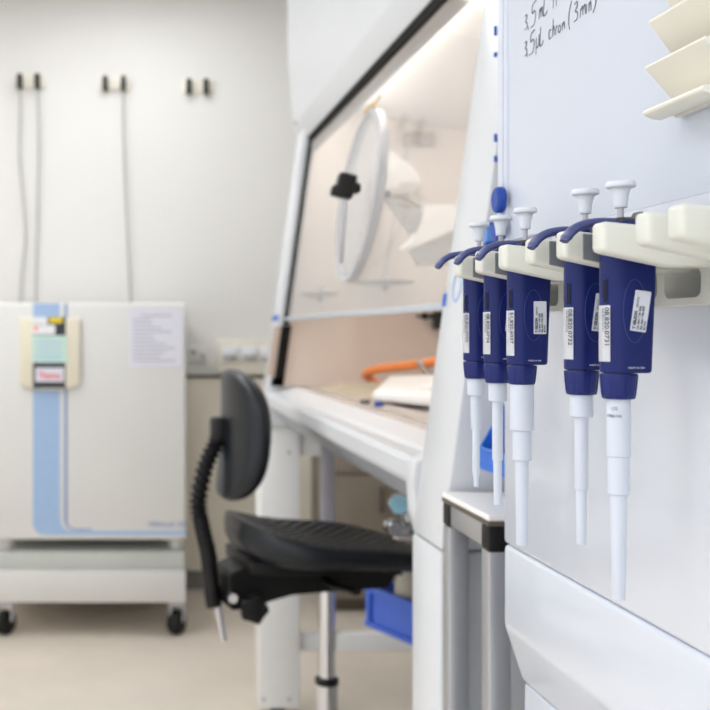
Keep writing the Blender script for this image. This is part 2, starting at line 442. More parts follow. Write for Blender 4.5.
# ================================================================== SAFETY CABINET
YN0, YN1, YF0, YF1 = 1.27, 1.40, 2.95, 3.08
def fx_(z): return .381+.1367*(z-.842)
hood = thing('safety_cabinet', 'long white laboratory safety cabinet with slanted glass sash behind the chair', 'safety cabinet', (.75, 2.17, 0))
prof = [(fx_(.842), .842), (fx_(1.72), 1.72), (1.14, 1.72), (1.14, .842)]
obj('side_panel', prism(B(), prof, 'y', YN0, YN1, .004), 'hood', hood)
obj('side_panel', prism(B(), prof, 'y', YF0, YF1, .004), 'hood', hood)
obj('end_liner', prism(B(), [(fx_(.956)+.03, .956), (fx_(1.66)+.03, 1.66), (.537, 1.76), (.999, 1.76), (.999, .956)], 'y', YF0-.006, YF0-.0005), 'steel', hood, 0)
obj('near_liner', box(B(), .54, .999, YN1+.0005, YN1+.006, .956, 1.70), 'steel', hood, 0)
obj('back_liner', box(B(), 1.0, 1.02, YN1, YF0, .956, 1.70), 'steel', hood, 0)
obj('inner_ceiling', prism(B(), [(.535, 1.75), (1.0, 1.677), (1.0, 1.70), (.535, 1.775)], 'y', YN1, YF0-.007), 'liner', hood, 0)
lf = obj('inner_light', box(B(), .56, .60, YN1+.1, YF0-.1, 1.725, 1.742, .003), 'hood', hood)
obj('light_tube', cyl(B(), (.58, YN1+.13, 1.714), (.58, YF0-.13, 1.714), .011, 14), 'tube', lf)
# canopy
cprof = [(.5055, 1.668), (.485, 1.723), (.470, 1.92), (.468, 2.18), (1.14, 2.18), (1.14, 1.78), (.536, 1.78), (.536, 1.668)]
can = obj('canopy', prism(B(), cprof, 'y', YN0, YF1, .003), 'hood', hood)
obj('lock', cyl(B(), (.492, YF1-.05, 1.725), (.482, YF1-.05, 1.725), .008, 16), 'alu', can)
obj('gasket', box(B(), .507, .533, YN1, YF0, 1.646, 1.668), 'gasket', hood, 0)
obj('sash_top_rail', box(B(), .512, .532, YN1, YF0-.007, 1.628, 1.646), 'taupe', hood, 0)
# sash
def sx(z): return fx_(z)+.02
g = B(); hexa(g, [(sx(1.15), YN1+.012, 1.15), (sx(1.15)+.005, YN1+.012, 1.15), (sx(1.15)+.005, YF0-.03, 1.15), (sx(1.15), YF0-.03, 1.15),
                  (sx(1.64), YN1+.012, 1.64), (sx(1.64)+.005, YN1+.012, 1.64), (sx(1.64)+.005, YF0-.03, 1.64), (sx(1.64), YF0-.03, 1.64)])
sash = obj('glass_sash', g, 'glasspane', hood, 0)
obj('sash_rail', box(B(), sx(1.145)-.006, sx(1.145)+.012, YN1+.012, YF0-.03, 1.141, 1.151, .002), 'sashrail', sash)
# guide strips at the far end
def slant(bm, dx0, dx1, y0, y1, z0, z1):
    return hexa(bm, [(fx_(z0)+dx0, y0, z0), (fx_(z0)+dx1, y0, z0), (fx_(z0)+dx1, y1, z0), (fx_(z0)+dx0, y1, z0),
                     (fx_(z1)+dx0, y0, z1), (fx_(z1)+dx1, y0, z1), (fx_(z1)+dx1, y1, z1), (fx_(z1)+dx0, y1, z1)])
obj('guide_strip', slant(B(), .014, .028, YF0-.028, YF0-.007, 1.13, 1.645), 'gasket', hood, 0)
bm = slant(B(), .010, .036, YF0-.028, YF0-.007, .962, 1.128); slant(bm, .004, .036, YF0-.028, YF0-.007, .957, .98)
obj('guide_strip', bm, 'gasket', hood, 0)
obj('guide_strip', slant(B(), .016, .028, YN1+.001, YN1+.011, .96, 1.645), 'gasket', hood, 0)
bm = slant(B(), -.003, .004, YF0-.0005, YF0+.06, .985, 1.125); slant(bm, -.003, .0095, YF0-.02, YF0-.0065, .985, 1.125)
obj('service_plate', bm, 'brown', hood, 0)
# worktop and front lip
obj('worktop', prism(B(), [(.47, .9545), (1.0, .955), (1.0, .93), (.47, .92)], 'y', YN1+.001, YF0-.0005), 'worktop', hood, 0)
obj('front_grille', box(B(), .50, .548, YN1+.03, YF0-.03, .955, .958), 'grille', hood, 0)
lip = [(.3885, .906), (.3885, .928), (.394, .936), (.404, .939), (.418, .939), (.424, .9435), (.469, .9545), (.469, .8935), (.402, .8935), (.392, .898)]
obj('front_lip', prism(B(), lip, 'y', YN1+.045, YF1-.02, 0), 'hood', hood, .4)
obj('apron', prism(B(), [(.404, .893), (.455, .84), (.4695, .84), (.4695, .893)], 'y', YN1+.045, YF1-.02), 'apron', hood, 0)  # slanted underside of the lip, its shade put into the grey colour
cap = [(.384, .905), (.384, .935), (.41, .945), (.469, .958), (.469, .80), (.405, .80), (.386, .86)]
obj('lip_end', prism(B(), cap, 'y', YN1+.001, YN1+.04, .003), 'hood', hood)
obj('base_pan', box(B(), .47, 1.13, YN1+.001, YF0-.001, .838, .918), 'hood', hood, 0)
# stand
for (xa, xb, ya, yb) in ((.371, .487, 2.965, 3.06), (.381, .50, YN0+.002, YN1)):
    l = obj('front_leg', box(B(), xa, xb, ya, yb, .03, .839, .005), 'leg_brightened' if ya > 2 else 'hood', hood)
    obj('leveling_foot', lathe(B(), [(.022, 0), (.022, .01), (.010, .014), (.010, .03)], (xa+.06, ya+.05, 0)), 'black', l)
    for dx, z in ((.012, .058), (.085, .058), (.085, .765)):
        obj('screw', cyl(B(), (xa+dx, ya+.0005, z), (xa+dx, ya-.002, z), .005, 12), 'greymetal', l)
for ya in (2.985, YN0+.03):
    obj('rear_post', box(B(), .552, .592, ya, ya+.04, 0, .838, .002), 'greymetal', hood)
    obj('rear_post', box(B(), 1.06, 1.10, ya, ya+.04, 0, .838, .002), 'greymetal', hood)
    for a_, b2 in ((.488 if ya > 2 else .501, .5515), (.5925, 1.0595)):
        obj('lower_bar', box(B(), a_, b2, ya+.004, ya+.036, .189, .238, .003), 'leg_brightened', hood)
        obj('upper_bar', box(B(), a_, b2, ya+.004, ya+.036, .752, .83, .003), 'leg_brightened', hood)
# round port with rim on the sash
zc, yc, R_ = 1.388, 2.125, .178
cen = Vector((sx(zc)+.006, yc, zc)); nrm = Vector((1, 0, -.1367)).normalized()
bm = B(); pr = [(R_-.012, .006), (R_-.012, -.006), (R_-.008, -.012), (R_-.002, -.012), (R_, -.006), (R_, .006)]
u, v = basis(nrm); rings = []
for r, tt in pr:
    rings.append([bm.verts.new(cen-nrm*tt*0+nrm*(tt-.012)*-1*0+nrm*(-.012-tt)+(u*math.cos(2*PI*k/64)+v*math.sin(2*PI*k/64))*r) for k in range(64)])
rings.append(rings[0])
for a_, b2 in zip(rings, rings[1:]):
    for k in range(64): bm.faces.new((a_[k], a_[(k+1) % 64], b2[(k+1) % 64], b2[k]))
rp = thing('round_port_cover', 'large clear round cover with grey rim on the cabinet sash', 'port cover', cen)
obj('rim', bm, 'ring', rp)
obj('clear_disc', lathe(B(), [(R_-.0125, 0), (R_-.0125, .003)], cen-nrm*.017, nrm, 64), 'clear', rp)
lp = P(345, 186, 1.99)
bm = B(); box(bm, -.017, .018, -.016, .016, -.024, .024, .006, 3, Matrix.Translation(lp) @ Matrix.Rotation(.25, 4, 'Y'))
box(bm, -.024, -.008, -.013, .013, -.024, -.003, .005, 3, Matrix.Translation(lp) @ Matrix.Rotation(.25, 4, 'Y'))
cyl(bm, lp+Vector((.01, .02, 0)), lp+Vector((.03, .03, 0)), .012, 14)
obj('latch', bm, 'black', rp)
obj('latch_rod', tube(B(), spline([lp+Vector((0, 0, -.03)), P(344.5, 215, 1.99), P(342.5, 240, 2.02), P(341.5, 262, 2.08)]), .004, 8), 'ring', rp)
obj('hook', tube(B(), spline([cen+Vector((.0, 0, R_-.004)), cen+Vector((.022, .005, R_+.014)), cen+Vector((.034, .005, R_+.03))]), .0035, 8), 'hookyellow', rp)

# inside the cabinet ---------------------------------------------------------
YL = 2.50
white_plate = thing('window_plates', 'white broad rounded plates on an arm inside the cabinet window', 'white_plate', P(400, 190, YL))  # white rounded plates held by an arm behind the sash
def pxpoly(pts, Y): return [(P(a, b, Y).x, P(a, b, Y).z) for a, b in pts]
obj('upper_plate', prism(B(), pxpoly([(378, 146), (384, 145), (395, 153), (409, 164), (419, 174), (421, 181), (418, 189), (410, 194), (396, 195), (378, 193)], YL), 'y', YL, YL+.05, .004), 'device', white_plate)
obj('lower_plate', prism(B(), pxpoly([(424, 207), (434, 204), (455, 204), (470, 206), (470, 222), (455, 229), (435, 238), (413, 246), (404, 248), (417, 236), (423, 222)], YL), 'y', YL, YL+.06, .004), 'device', white_plate)
obj('plate_skirt', prism(B(), pxpoly([(440, 237), (470, 224), (470, 262), (420, 266), (410, 250)], YL+.02), 'y', YL+.02, YL+.05, .003), 'greyplate', white_plate)
obj('grey_wedge', prism(B(), pxpoly([(386, 197), (400, 201), (428, 212), (422, 226), (414, 234)], YL), 'y', YL+.01, YL+.04, .002), 'greyplate', white_plate)
obj('plate_arm', tube(B(), [P(390, 185, YL+.05)+Vector((0, .0, 0)), P(390, 185, YL+.05)+Vector((.05, YF0-.007-YL-.05, .0))], .012, 12), 'device', white_plate)
obj('plate_arm', tube(B(), [P(395, 190, YL+.03), P(440, 215, YL+.03)], .010, 12), 'device', white_plate)
obj('pivot', cyl(B(), P(387, 194, YL-.012), P(387, 194, YL+.06), .009, 14), 'black', white_plate)
for k, px in enumerate((409, 425)):  # reflections of the wall sockets, modelled as solid boxes with a cable
    p = P(px, 140, YF0-.006)
    t = thing('socket_reflection', ('small tan box with cable modelling a wall socket reflection, left of two', 'small tan box modelling a wall socket reflection, right of two')[k], 'socket', p, 'wall socket reflections modelled inside the cabinet')
    obj('reflected_box', box(B(), p.x-.02, p.x+.02, YF0-.03, YF0-.0062, p.z-.02, p.z+.02, .003), 'reflection_box', t)
    if k == 0:
        obj('cable', tube(B(), spline([p+Vector((0, -.01, -.02)), P(404, 160, YF0-.012), P(402, 180, YF0-.012), P(395, 215, YF0-.012), P(384, 280, YF0-.012)]), .003, 8), 'cable', t)
for (px, py, r, lab) in ((320, 294, .056, 'small flat tan dish fixed low on the cabinet end wall, left of two'), (385, 283, .08, 'larger flat tan dish fixed low on the cabinet end wall, right of two')):
    Y = YF0-.0065-r; p = P(px, py, Y)
    t = thing('round_dish', lab, 'dish', p, 'flat dishes on the cabinet end wall')
    obj('dish_plate', lathe(B(), [(r*.3, -.008), (r*.8, -.004), (r, .001), (r, .004), (r*.85, .004), (r*.4, 0), (.001, 0)], p, (0, 0, 1), 36), 'dish', t)
    obj('dish_knob', lathe(B(), [(.006, 0), (.006, .012), (.011, .014), (.011, .02)], p, (0, 0, 1), 16), 'chrome', t)
    obj('dish_foot', lathe(B(), [(.007, -.02), (.007, -.006)], p, (0, 0, 1), 16), 'dish', t)
p = P(437, 319, YF0-.006)
t = thing('gas_tap', 'black tap fitting on the cabinet end wall near the sash edge', 'tap', p)
obj('tap_body', box(B(), p.x-.016, p.x+.05, YF0-.06, YF0-.0062, p.z-.03, p.z+.022, .006), 'pu', t)
obj('tap_knob', lathe(B(), [(.005, 0), (.005, .02), (.010, .022), (.010, .034), (.003, .036), (.003, .05)], (p.x-.016, YF0-.035, p.z+.008), (-1, 0, 0), 16), 'black', t)
# orange tube
pts = [Vector((.668, 2.80, .968)), Vector((.648, 2.80, .985)), P(366, 374, 2.78), P(376, 369.5, 2.74), P(400, 366.5, 2.68), P(420, 364, 2.62), P(440, 360.5, 2.56), P(470, 352, 2.5), Vector((.90, 2.46, 1.07)), Vector((.999, 2.42, 1.09))]
ot = thing('rubber_tube', 'bright orange rubber tube curving above the cabinet worktop', 'tube', (.66, 2.8, .955))
obj('hose', tube(B(), spline(pts), .0115, 14), 'orange', ot)
q = P(423, 363.6, 2.60)
bm = B(); cyl(bm, q+Vector((-.012, 0, .008)), q+Vector((.03, -.01, -.05)), .009, 12); cyl(bm, q+Vector((.03, -.03, .012)), q+Vector((.035, -.03, -.05)), .012, 12)
obj('hose_clamp', bm, 'chrome', ot)
# white instrument, wedge-shaped
zw = .9585
A_, B2, C_, D_ = (.512, 2.20), (.615, 1.95), (.83, 2.10), (.60, 2.40)
dv = thing('white_instrument', 'white low wedge shaped instrument standing on the cabinet worktop', 'instrument', (.64, 2.16, zw))
bm = B(); hexa(bm, [(*A_, zw+.006), (*B2, zw+.006), (*C_, zw+.006), (*D_, zw+.006), (A_[0]+.004, A_[1], zw+.026), (B2[0]+.004, B2[1]+.004, zw+.03), (*C_, zw+.075), (*D_, zw+.05)], .008, 3)
obj('housing', bm, 'device', dv)
obj('ridge', hexa(B(), [(.585, 2.11, zw+.034), (.60, 2.075, zw+.034), (.72, 2.16, zw+.058), (.70, 2.22, zw+.055), (.588, 2.11, zw+.042), (.602, 2.078, zw+.042), (.72, 2.16, zw+.068), (.70, 2.215, zw+.066)], .002), 'liner', dv)
obj('underframe', hexa(B(), [(.56, 2.2, .9553), (.62, 2.02, .9553), (.78, 2.1, .9553), (.61, 2.33, .9553), (.56, 2.2, zw+.007), (.62, 2.02, zw+.007), (.78, 2.1, zw+.007), (.61, 2.33, zw+.007)]), 'greymetal', dv, 0)
# crumpled beige cloth
bm = B(); n = 12
g = [[None]*(n+1) for _ in range(n+1)]
for i in range(n+1):
    for j in range(n+1):
        x = .50+.22*i/n; y = 2.42+.36*j/n
        x += .04*math.sin(j*.8)*(.5-abs(i/n-.5)); e = min(i, n-i, j, n-j)
        z = .9562+(.0 if e == 0 else .009+.020*abs(math.sin(i*1.3+j*.7))+.008*math.sin(j*1.9))*min(1, e/2.)
        g[i][j] = bm.verts.new((x+.15*(j/n)*0, y, max(z, .9562)))
for i in range(n):
    for j in range(n): bm.faces.new((g[i][j], g[i+1][j], g[i+1][j+1], g[i][j+1]))
bmesh.ops.solidify(bm, geom=bm.faces[:], thickness=-.002)
tag(obj('folded_cloth', bm, 'beige', None, 3.2, 1), 'crumpled beige cloth on the worktop beyond the white instrument', 'cloth')
tag(obj('pen', cyl(B(), (.5045, 2.19, .9622), (.5005, 2.235, .9598), .004, 10), 'black'), 'black pen lying at front edge of the cabinet worktop', 'pen')
tag(obj('bottle_cap', lathe(B(), [(.008, 0), (.009, .002), (.009, .008), (.007, .010)], (.507, 2.11, .9582)), 'magnet'), 'little blue cap on the cabinet worktop beside the pen', 'cap')
tag(obj('glove_pack', hexa(B(), [(.548, 1.90, .9585), (.575, 1.86, .9585), (.64, 1.90, .9585), (.61, 1.94, .9585), (.555, 1.90, .985), (.58, 1.865, .985), (.64, 1.90, .995), (.61, 1.94, .995)], .004), mat('lilac_plastic', (170, 160, 205), .5)), 'small lilac packet on the worktop behind the slanted side panel', 'packet')

# stickers and tape on the safety cabinet
def stick(name, p, sx_, sz_, m, label, cat, group=None, dirx=False):
    bm = B()
    if dirx: slant(bm, -.0016, -.0002, p[1]-sx_/2, p[1]+sx_/2, p[2]-sz_/2, p[2]+sz_/2)
    else: box(bm, p[0]-sx_/2, p[0]+sx_/2, p[1]-.0022, p[1]-.0002, p[2]-sz_/2, p[2]+sz_/2, .0004, 1)
    return tag(obj(name, bm, m, None, 0), label, cat, group)
stick('blue_tape', (0, 3.01, 1.15), .12, .016, 'tape', 'blue tape on the far front edge of the safety cabinet', 'tape', None, True)
stick('blue_tape', (0, 1.392, 1.153), .011, .017, 'tape', 'small blue tape on the near slanted edge of the safety cabinet', 'tape', None, True)
for k, (py, h_) in enumerate(((31, 10), (55, 5), (138, 8), (159, 6))):
    p = P(495.2, py, YN0)
    stick('tape_tab', (p.x, YN0, p.z), .004, h_*YN0/F, 'tape', ('topmost', 'second from top', 'third from top', 'lowest')[k]+' of four tiny blue tape tabs beside the whiteboard edge', 'tape', 'blue tape tabs beside the whiteboard')
t = thing('blue_clip', 'blue plastic clip on the cabinet side behind the pipette plungers', 'clip', P(487.5, 243, YN0))
a, b_ = P(483, 226, YN0), P(493, 243, YN0)
obj('clip_body', box(B(), a.x, b_.x, YN0-.012, YN0-.0002, b_.z, a.z, .001), mat('light_blue_plastic', (96, 144, 216), .4), t)
obj('clip_edge', box(B(), a.x-.001, b_.x+.001, YN0-.014, YN0-.0002, a.z, a.z+.003, .0005), 'magnet', t)
obj('clip_edge', box(B(), a.x-.001, b_.x+.001, YN0-.014, YN0-.0002, b_.z-.003, b_.z, .0005), 'magnet', t)
# faint ring logo on the slanted edge
bm = B(); c = Vector((fx_(1.17)-.0006, 1.345, 1.17))
tube(bm, [c+Vector((-.0001+.1367*.02*math.sin(k/24*2*PI), .016*math.cos(k/24*2*PI), .02*math.sin(k/24*2*PI))) for k in range(25)], .0012, 6)
obj('ring_emblem', bm, 'blue', hood)

# ================================================================== UNDER THE CABINET
st_ = thing('step_stool', 'low grey stool under the cabinet carrying the blue crate', 'stool', (.82, 2.36, 0))
obj('stool_top', box(B(), .69, .98, 2.2, 2.5, .38, .4, .004), 'greymetal', st_)
for lx in (.715, .955):
    for ly in (2.225, 2.475):
        obj('leg', cyl(B(), (lx, ly, 0), (lx, ly, .38), .012, 12), 'greymetal', st_)
ang = math.atan2(-.91, .41)
Mx = Matrix.Translation((.575, 2.5, .4005)) @ Matrix.Rotation(ang, 4, 'Z')
cr = thing('storage_crate', 'blue plastic storage crate on the stool under the cabinet', 'crate', (.81, 2.445, .4005))
L_, W_, HC = .30, .40, .097
bm = B()
box(bm, 0, L_, 0, W_, 0, .006, 0, 2, Mx)
for q in ((0, L_, 0, .005), (0, L_, W_-.005, W_), (0, .005, .005, W_-.005), (L_-.005, L_, .005, W_-.005)):
    box(bm, *q, .006, HC, 0, 2, Mx)
obj('crate_walls', bm, 'crate', cr)
bm = B()
for z0_, z1_ in ((.0, .012), (HC-.014, HC)):
    box(bm, -.006, L_+.006, -.008, -.0002, z0_, z1_, .002, 1, Mx); box(bm, -.008, -.0002, -.006, W_+.006, z0_, z1_, .002, 1, Mx)
for xx in (0, L_-.014): box(bm, xx, xx+.014, -.007, -.0002, .012, HC-.014, 0, 1, Mx)
for yy in (0, W_-.014): box(bm, -.007, -.0002, yy, yy+.014, .012, HC-.014, 0, 1, Mx)
obj('crate_ribs', bm, 'crate', cr)
bm = lathe(B(), [(.044, 0), (.052, .01), (.054, .10), (.046, .14), (.03, .158), (.02, .162)], (.678, 2.435, .407), (0, 0, 1), 24)
tag(obj('canister', bm, mat('stone_plastic', (196, 190, 172), .5)), 'stone coloured rounded canister standing in the blue crate', 'canister')
rg = thing('gas_regulator', 'chrome gas regulator with teal gauge hanging below the cabinet base', 'regulator', (.53, 2.0, .837))
obj('pipe', tube(B(), spline([(.55, 2.02, .8375), (.545, 2.02, .80), (.54, 2.01, .75), (.535, 2.0, .72)]), .010, 12), 'chrome', rg)
gp = P(398.5, 506, 1.98)
gg = obj('gauge', lathe(B(), [(.017, 0), (.0205, .003), (.0205, .026), (.018, .03)], gp+Vector((.01, .03, 0)), (-.3, -1, .1), 28), 'chrome', rg)
obj('gauge_face', lathe(B(), [(.0175, 0), (.0175, .0015)], gp+Vector((.01, .03, 0))+Vector((-.3, -1, .1)).normalized()*.0302, (-.3, -1, .1), 28), 'gauge', gg)
bm = lathe(B(), [(.006, -.03), (.014, -.024), (.016, 0), (.014, .024), (.006, .03)], (.535, 2.0, .722), (1, 0, 0), 20)
lathe(bm, [(.012, -.02), (.015, -.014), (.015, .014), (.012, .02)], (.505, 1.99, .735), (0, 1, 0), 20)
lathe(bm, [(.006, 0), (.006, .03)], (.535, 2.0, .735), (-.8, -.3, 1), 12)
obj('valve', bm, 'chrome', rg)
obj('knob', lathe(B(), [(.008, 0), (.017, .004), (.017, .018), (.01, .022)], (.556, 1.985, .73), (0, -1, 0), 20), mat('green_teal_knob', (20, 70, 72), .4), rg)

# ================================================================== LAB CHAIR
TH = math.radians(11)
CX, CY = .428, 2.25
f_ = Vector((math.cos(TH), math.sin(TH), 0)); l_ = Vector((-math.sin(TH), math.cos(TH), 0))
TB = math.radians(2)
fb = Vector((math.cos(TB), math.sin(TB), 0)); lb_ = Vector((-math.sin(TB), math.cos(TB), 0))
def LB(a, b, z): return Vector((CX, CY, 0))+fb*a+lb_*b+Vector((0, 0, z))
def L(a, b, z): return Vector((CX, CY, 0))+f_*a+l_*b+Vector((0, 0, z))
ch = thing('lab_chair', 'black swivel lab chair with a ribbed back post at the cabinet', 'chair', (CX, CY, 0))
# seat: stacked super-elliptic rings
def supel(t, a, b, e=3.0):
    c, s = math.cos(t), math.sin(t)
    return (a*math.copysign(abs(c)**(2/e), c), b*math.copysign(abs(s)**(2/e), s))
def top_z(x, y):
    q = max(0, (-x-.03)/.19)
    r = max(0, (x-.05)/.17)
    return .678-.078*(x+.2)+.046*q*q-.012*r*r+.010*(y/.2)**2
bm = B(); N = 48; rings = []
for (s, off, mode) in ((.82, -.041, 0), (.93, -.038, 0), (.99, -.027, 0), (1.0, -.015, 0), (.985, -.005, 0), (.95, .0, 0), (.88, .002, 0), (.868, -.012, 0)):
    ring = []
    for k in range(N):
        x, y = supel(2*PI*k/N, .215*s, 0.190*s, 2.9)
        ring.append(bm.verts.new(L(x, y, top_z(x, y)+off*(1+(1.0*max(0, (-x-.02)/.19)**1.5 if off < -.013 else 0)))))
    rings.append(ring)
for a_, b2 in zip(rings, rings[1:]):
    for k in range(N): bm.faces.new((a_[k], a_[(k+1) % N], b2[(k+1) % N], b2[k]))
bm.faces.new(rings[0][::-1]); bm.faces.new(rings[-1])
seat_o = obj('seat', bm, 'pu', ch, 1.2)
bm = B(); rings = []
for (s, off) in ((.866, -.010), (.862, .0), (.84, .003), (.75, .001), (.5, -.003), (.25, -.005)):
    rings.append([bm.verts.new(L(x, y, top_z(x, y)+off)) for x, y in (supel(2*PI*k/N, .215*s, 0.190*s, 2.9) for k in range(N))])
for a_, b2 in zip(rings, rings[1:]):
    for k in range(N): bm.faces.new((a_[k], a_[(k+1) % N], b2[(k+1) % N], b2[k]))
bm.faces.new(rings[0][::-1]); bm.faces.new(rings[-1])
obj('ridged_pad', bm, 'seat', seat_o, 1.2)
# backrest
bz0, bz1 = .752, 1.03
bzc, bh = (bz0+bz1)/2, (bz1-bz0)/2
def back_x(y, z): return -.226+.045*(abs(y)/.2)**2+.05*(z-bzc)-.10*((z-bzc)/.14)**2*.12
bm = B(); rings = []
for (s, off) in ((.25, -.004), (.6, -.002), (.86, .0), (.95, .004), (.995, .014), (1.0, .022), (.985, .034), (.93, .044), (.8, .046), (.5, .044), (.2, .042)):
    ring = []
    for k in range(N):
        y, z = supel(2*PI*k/N, .18*s, bh*s, 2.9)
        ring.append(bm.verts.new(LB(back_x(y, bzc+z)+off, y, bzc+z)))
    rings.append(ring)
for a_, b2 in zip(rings, rings[1:]):
    for k in range(N): bm.faces.new((a_[k], a_[(k+1) % N], b2[(k+1) % N], b2[k]))
bm.faces.new(rings[0][::-1]); bm.faces.new(rings[-1])
obj('backrest', bm, 'pu', ch, 1.2)
# ribbed spine
YS = 2.22
s0, s1, s2, s3 = P(216, 432, YS), P(205, 468, YS), P(198.5, 500, YS), P(206, 545, YS)
sp = spline([P(223, 428, YS-.0), P(216, 443, YS), s1, s2, P(201, 522, YS), s3, P(210, 562, YS)], 14)
npt = len(sp)
bm = B(); dense = []
for a_, b2 in zip(sp, sp[1:]):
    for k in range(3): dense.append(a_.lerp(b2, k/3))
dense.append(sp[-1])
NN = len(dense)
obj('ribbed_sleeve', tube(bm, dense, .02, 14, rad=lambda t: (.0165+.0035*math.sin(t*PI*2*26)) if t < .62 else .0175+.0012*math.sin(t*PI*2*26)), 'rubber', ch, 1.0)
c0 = P(220, 430, YS)
bm = B(); box(bm, -.018, .024, -.026, .026, -.025, .028, .009, 3, Matrix.Translation(c0) @ Matrix.Rotation(TH, 4, 'Z'))
obj('back_bracket', bm, 'black', ch)
obj('post', tube(B(), [P(207, 545, YS), P(213, 600, YS), P(214, 606, YS)], .0175, 14), 'black', ch)
obj('steel_rod', cyl(B(), P(216, 600, YS), P(224, 641, YS), .007, 12), 'chrome', ch)
# mechanism
bm = B()
pz = [(-.235, .532), (-.235, .606), (-.20, .622), (-.12, .628), (.135, .616), (.142, .604), (.118, .562), (-.10, .558), (-.155, .550), (-.175, .532)]
lo = [bm.verts.new(L(a_, -.06, z)) for a_, z in pz]; hi = [bm.verts.new(L(a_, .06, z)) for a_, z in pz]
bm.faces.new(lo[::-1]); bm.faces.new(hi)
for i in range(len(pz)): bm.faces.new((lo[i], lo[(i+1) % len(pz)], hi[(i+1) % len(pz)], hi[i]))
bmesh.ops.bevel(bm, geom=bm.edges[:], offset=.004, segments=2, affect='EDGES')
obj('tilt_mechanism', bm, 'black', ch)
bm = B(); hexa(bm, [L(-.20, -.10, .612), L(.13, -.10, .598), L(.13, .10, .598), L(-.20, .10, .612), L(-.20, -.10, .640), L(.13, -.10, .605), L(.13, .10, .605), L(-.20, .10, .640)], .003)
obj('seat_plate', bm, 'black', ch)
kn = P(253.5, 608, 2.13)
bm = B()
pts = []
for k in range(60):
    t_ = 2*PI*k/60; r = .026+.0045*math.cos(5*t_); pts.append((kn.x+r*math.cos(t_), kn.z+r*math.sin(t_)))
prism(bm, pts, 'y', kn.y-.02, kn.y+.012, .003)
cyl(bm, (kn.x, kn.y, kn.z), (kn.x-.01, kn.y+.06, kn.z+.03), .009, 12)
obj('star_knob', bm, 'black', ch)
bo = P(232.5, 597, 2.15)
obj('bolt', cyl(B(), bo+Vector((0, -.014, 0)), bo+Vector((0, .05, .006)), .010, 16), 'chrome', ch)
lv = P(340, 588, 2.15)
obj('lever', tube(B(), spline([lv+Vector((-.03, .06, .01)), lv+Vector((-.01, 0, .004)), P(350, 590, 2.10), P(357, 592, 2.08)]), .012, 12, up=(0, 0, 1), flat=.55), 'black', ch)
# column and base
obj('gas_column', cyl(B(), (CX, CY, .33), (CX, CY, .572), .0165, 24), 'chrome', ch)
obj('column_collar', lathe(B(), [(.0235, 0), (.026, .003), (.026, .012), (.02, .015)], (CX, CY, .345), (0, 0, 1), 24), 'black', ch)
obj('column_housing', cyl(B(), (CX, CY, .07), (CX, CY, .346), .0235, 24), 'chrome', ch)
bm = lathe(B(), [(.03, .06), (.045, .065), (.045, .11), (.03, .12)], (CX, CY, 0), (0, 0, 1), 24)
for k in range(5):
    t_ = math.radians(55+72*k); d = Vector((math.cos(t_), math.sin(t_), 0))
    tube(bm, [Vector((CX, CY, .095))+d*.03, Vector((CX, CY, .085))+d*.15, Vector((CX, CY, .068))+d*.25], .02, 10, rad=lambda q: .022-.008*q)
obj('star_base', bm, 'black', ch)
for k in range(5):
    t_ = math.radians(55+72*k); d = Vector((math.cos(t_), math.sin(t_), 0)); c = Vector((CX, CY, 0))+d*.245; s = Vector((-d.y, d.x, 0))
    obj('caster', lathe(B(), [(.012, -.022), (.026, -.02), (.027, -.006), (.02, -.004), (.02, .004), (.027, .006), (.026, .02), (.012, .022)], c+Vector((0, 0, .027)), s, 20), 'black', ch)

# ================================================================== SIDE TABLE WITH ALUMINIUM FRAME
TX0, TX1, TY0, TY1 = .381, 1.02, 1.10, 1.262
tb = thing('side_table', 'narrow aluminium framed table with white top beside the safety cabinet', 'table', (.7, 1.18, 0))
obj('table_top', box(B(), TX0, TX1, TY0, TY1, .9085, .915, .001, 1), 'toplam', tb)
obj('top_edging', box(B(), TX0-.0005, TX1, TY0-.0006, TY1+.0005, .9035, .9085), 'cap', tb, 0)
sq = .024
for lx in (TX0+.0005, TX1-sq):
    for ly in (TY0+.0005, TY1-sq):
        l = obj('leg', box(B(), lx, lx+sq, ly, ly+sq, 0, .876, .002), 'alu', tb)
        obj('corner_joint', box(B(), lx-.0004, lx+sq+.0004, ly-.0004, ly+sq+.0004, .876, .9035, .003), 'black', l)
obj('side_rail', box(B(), TX0+.002, TX0+sq-.002, TY0+sq+.001, TY1-sq-.001, .878, .9035, .001), 'alu', tb)
obj('side_rail', box(B(), TX1-sq+.002, TX1-.002, TY0+sq+.001, TY1-sq-.001, .878, .9035, .001), 'alu', tb)
obj('long_rail', box(B(), TX0+sq+.001, TX1-sq-.001, TY0+.002, TY0+sq-.002, .878, .9035, .001), 'alu', tb)
obj('long_rail', box(B(), TX0+sq+.001, TX1-sq-.001, TY1-sq+.002, TY1-.002, .878, .9035, .001), 'alu', tb)
# open-front blue bin
bn = thing('storage_bin', 'bright blue open fronted storage bin on the aluminium side table', 'bin', (.5, 1.16, .9152))
zB = .951
side = [(.408, zB), (.408, zB+.023), (.440, zB+.079), (.60, zB+.079), (.60, zB)]
bm = B()
prism(bm, side, 'y', 1.208, 1.212); prism(bm, side, 'y', 1.086, 1.090)
box(bm, .408, .60, 1.09, 1.208, zB, zB+.004); box(bm, .596, .60, 1.09, 1.208, zB+.004, zB+.079)
box(bm, .408, .412, 1.09, 1.208, zB+.004, zB+.023)
obj('bin_body', bm, 'bin', bn, 0)
bm = B(); box(bm, .4055, .4115, 1.084, 1.214, zB+.021, zB+.026, .0015, 1); box(bm, .406, .4078, 1.084, 1.214, zB+.009, zB+.013, .0008, 1)
obj('bin_lip', bm, 'bin', bn)
obj('bin_foot', box(B(), .44, .57, 1.12, 1.18, .9152, zB-.0002, .002), 'greymetal', bn)

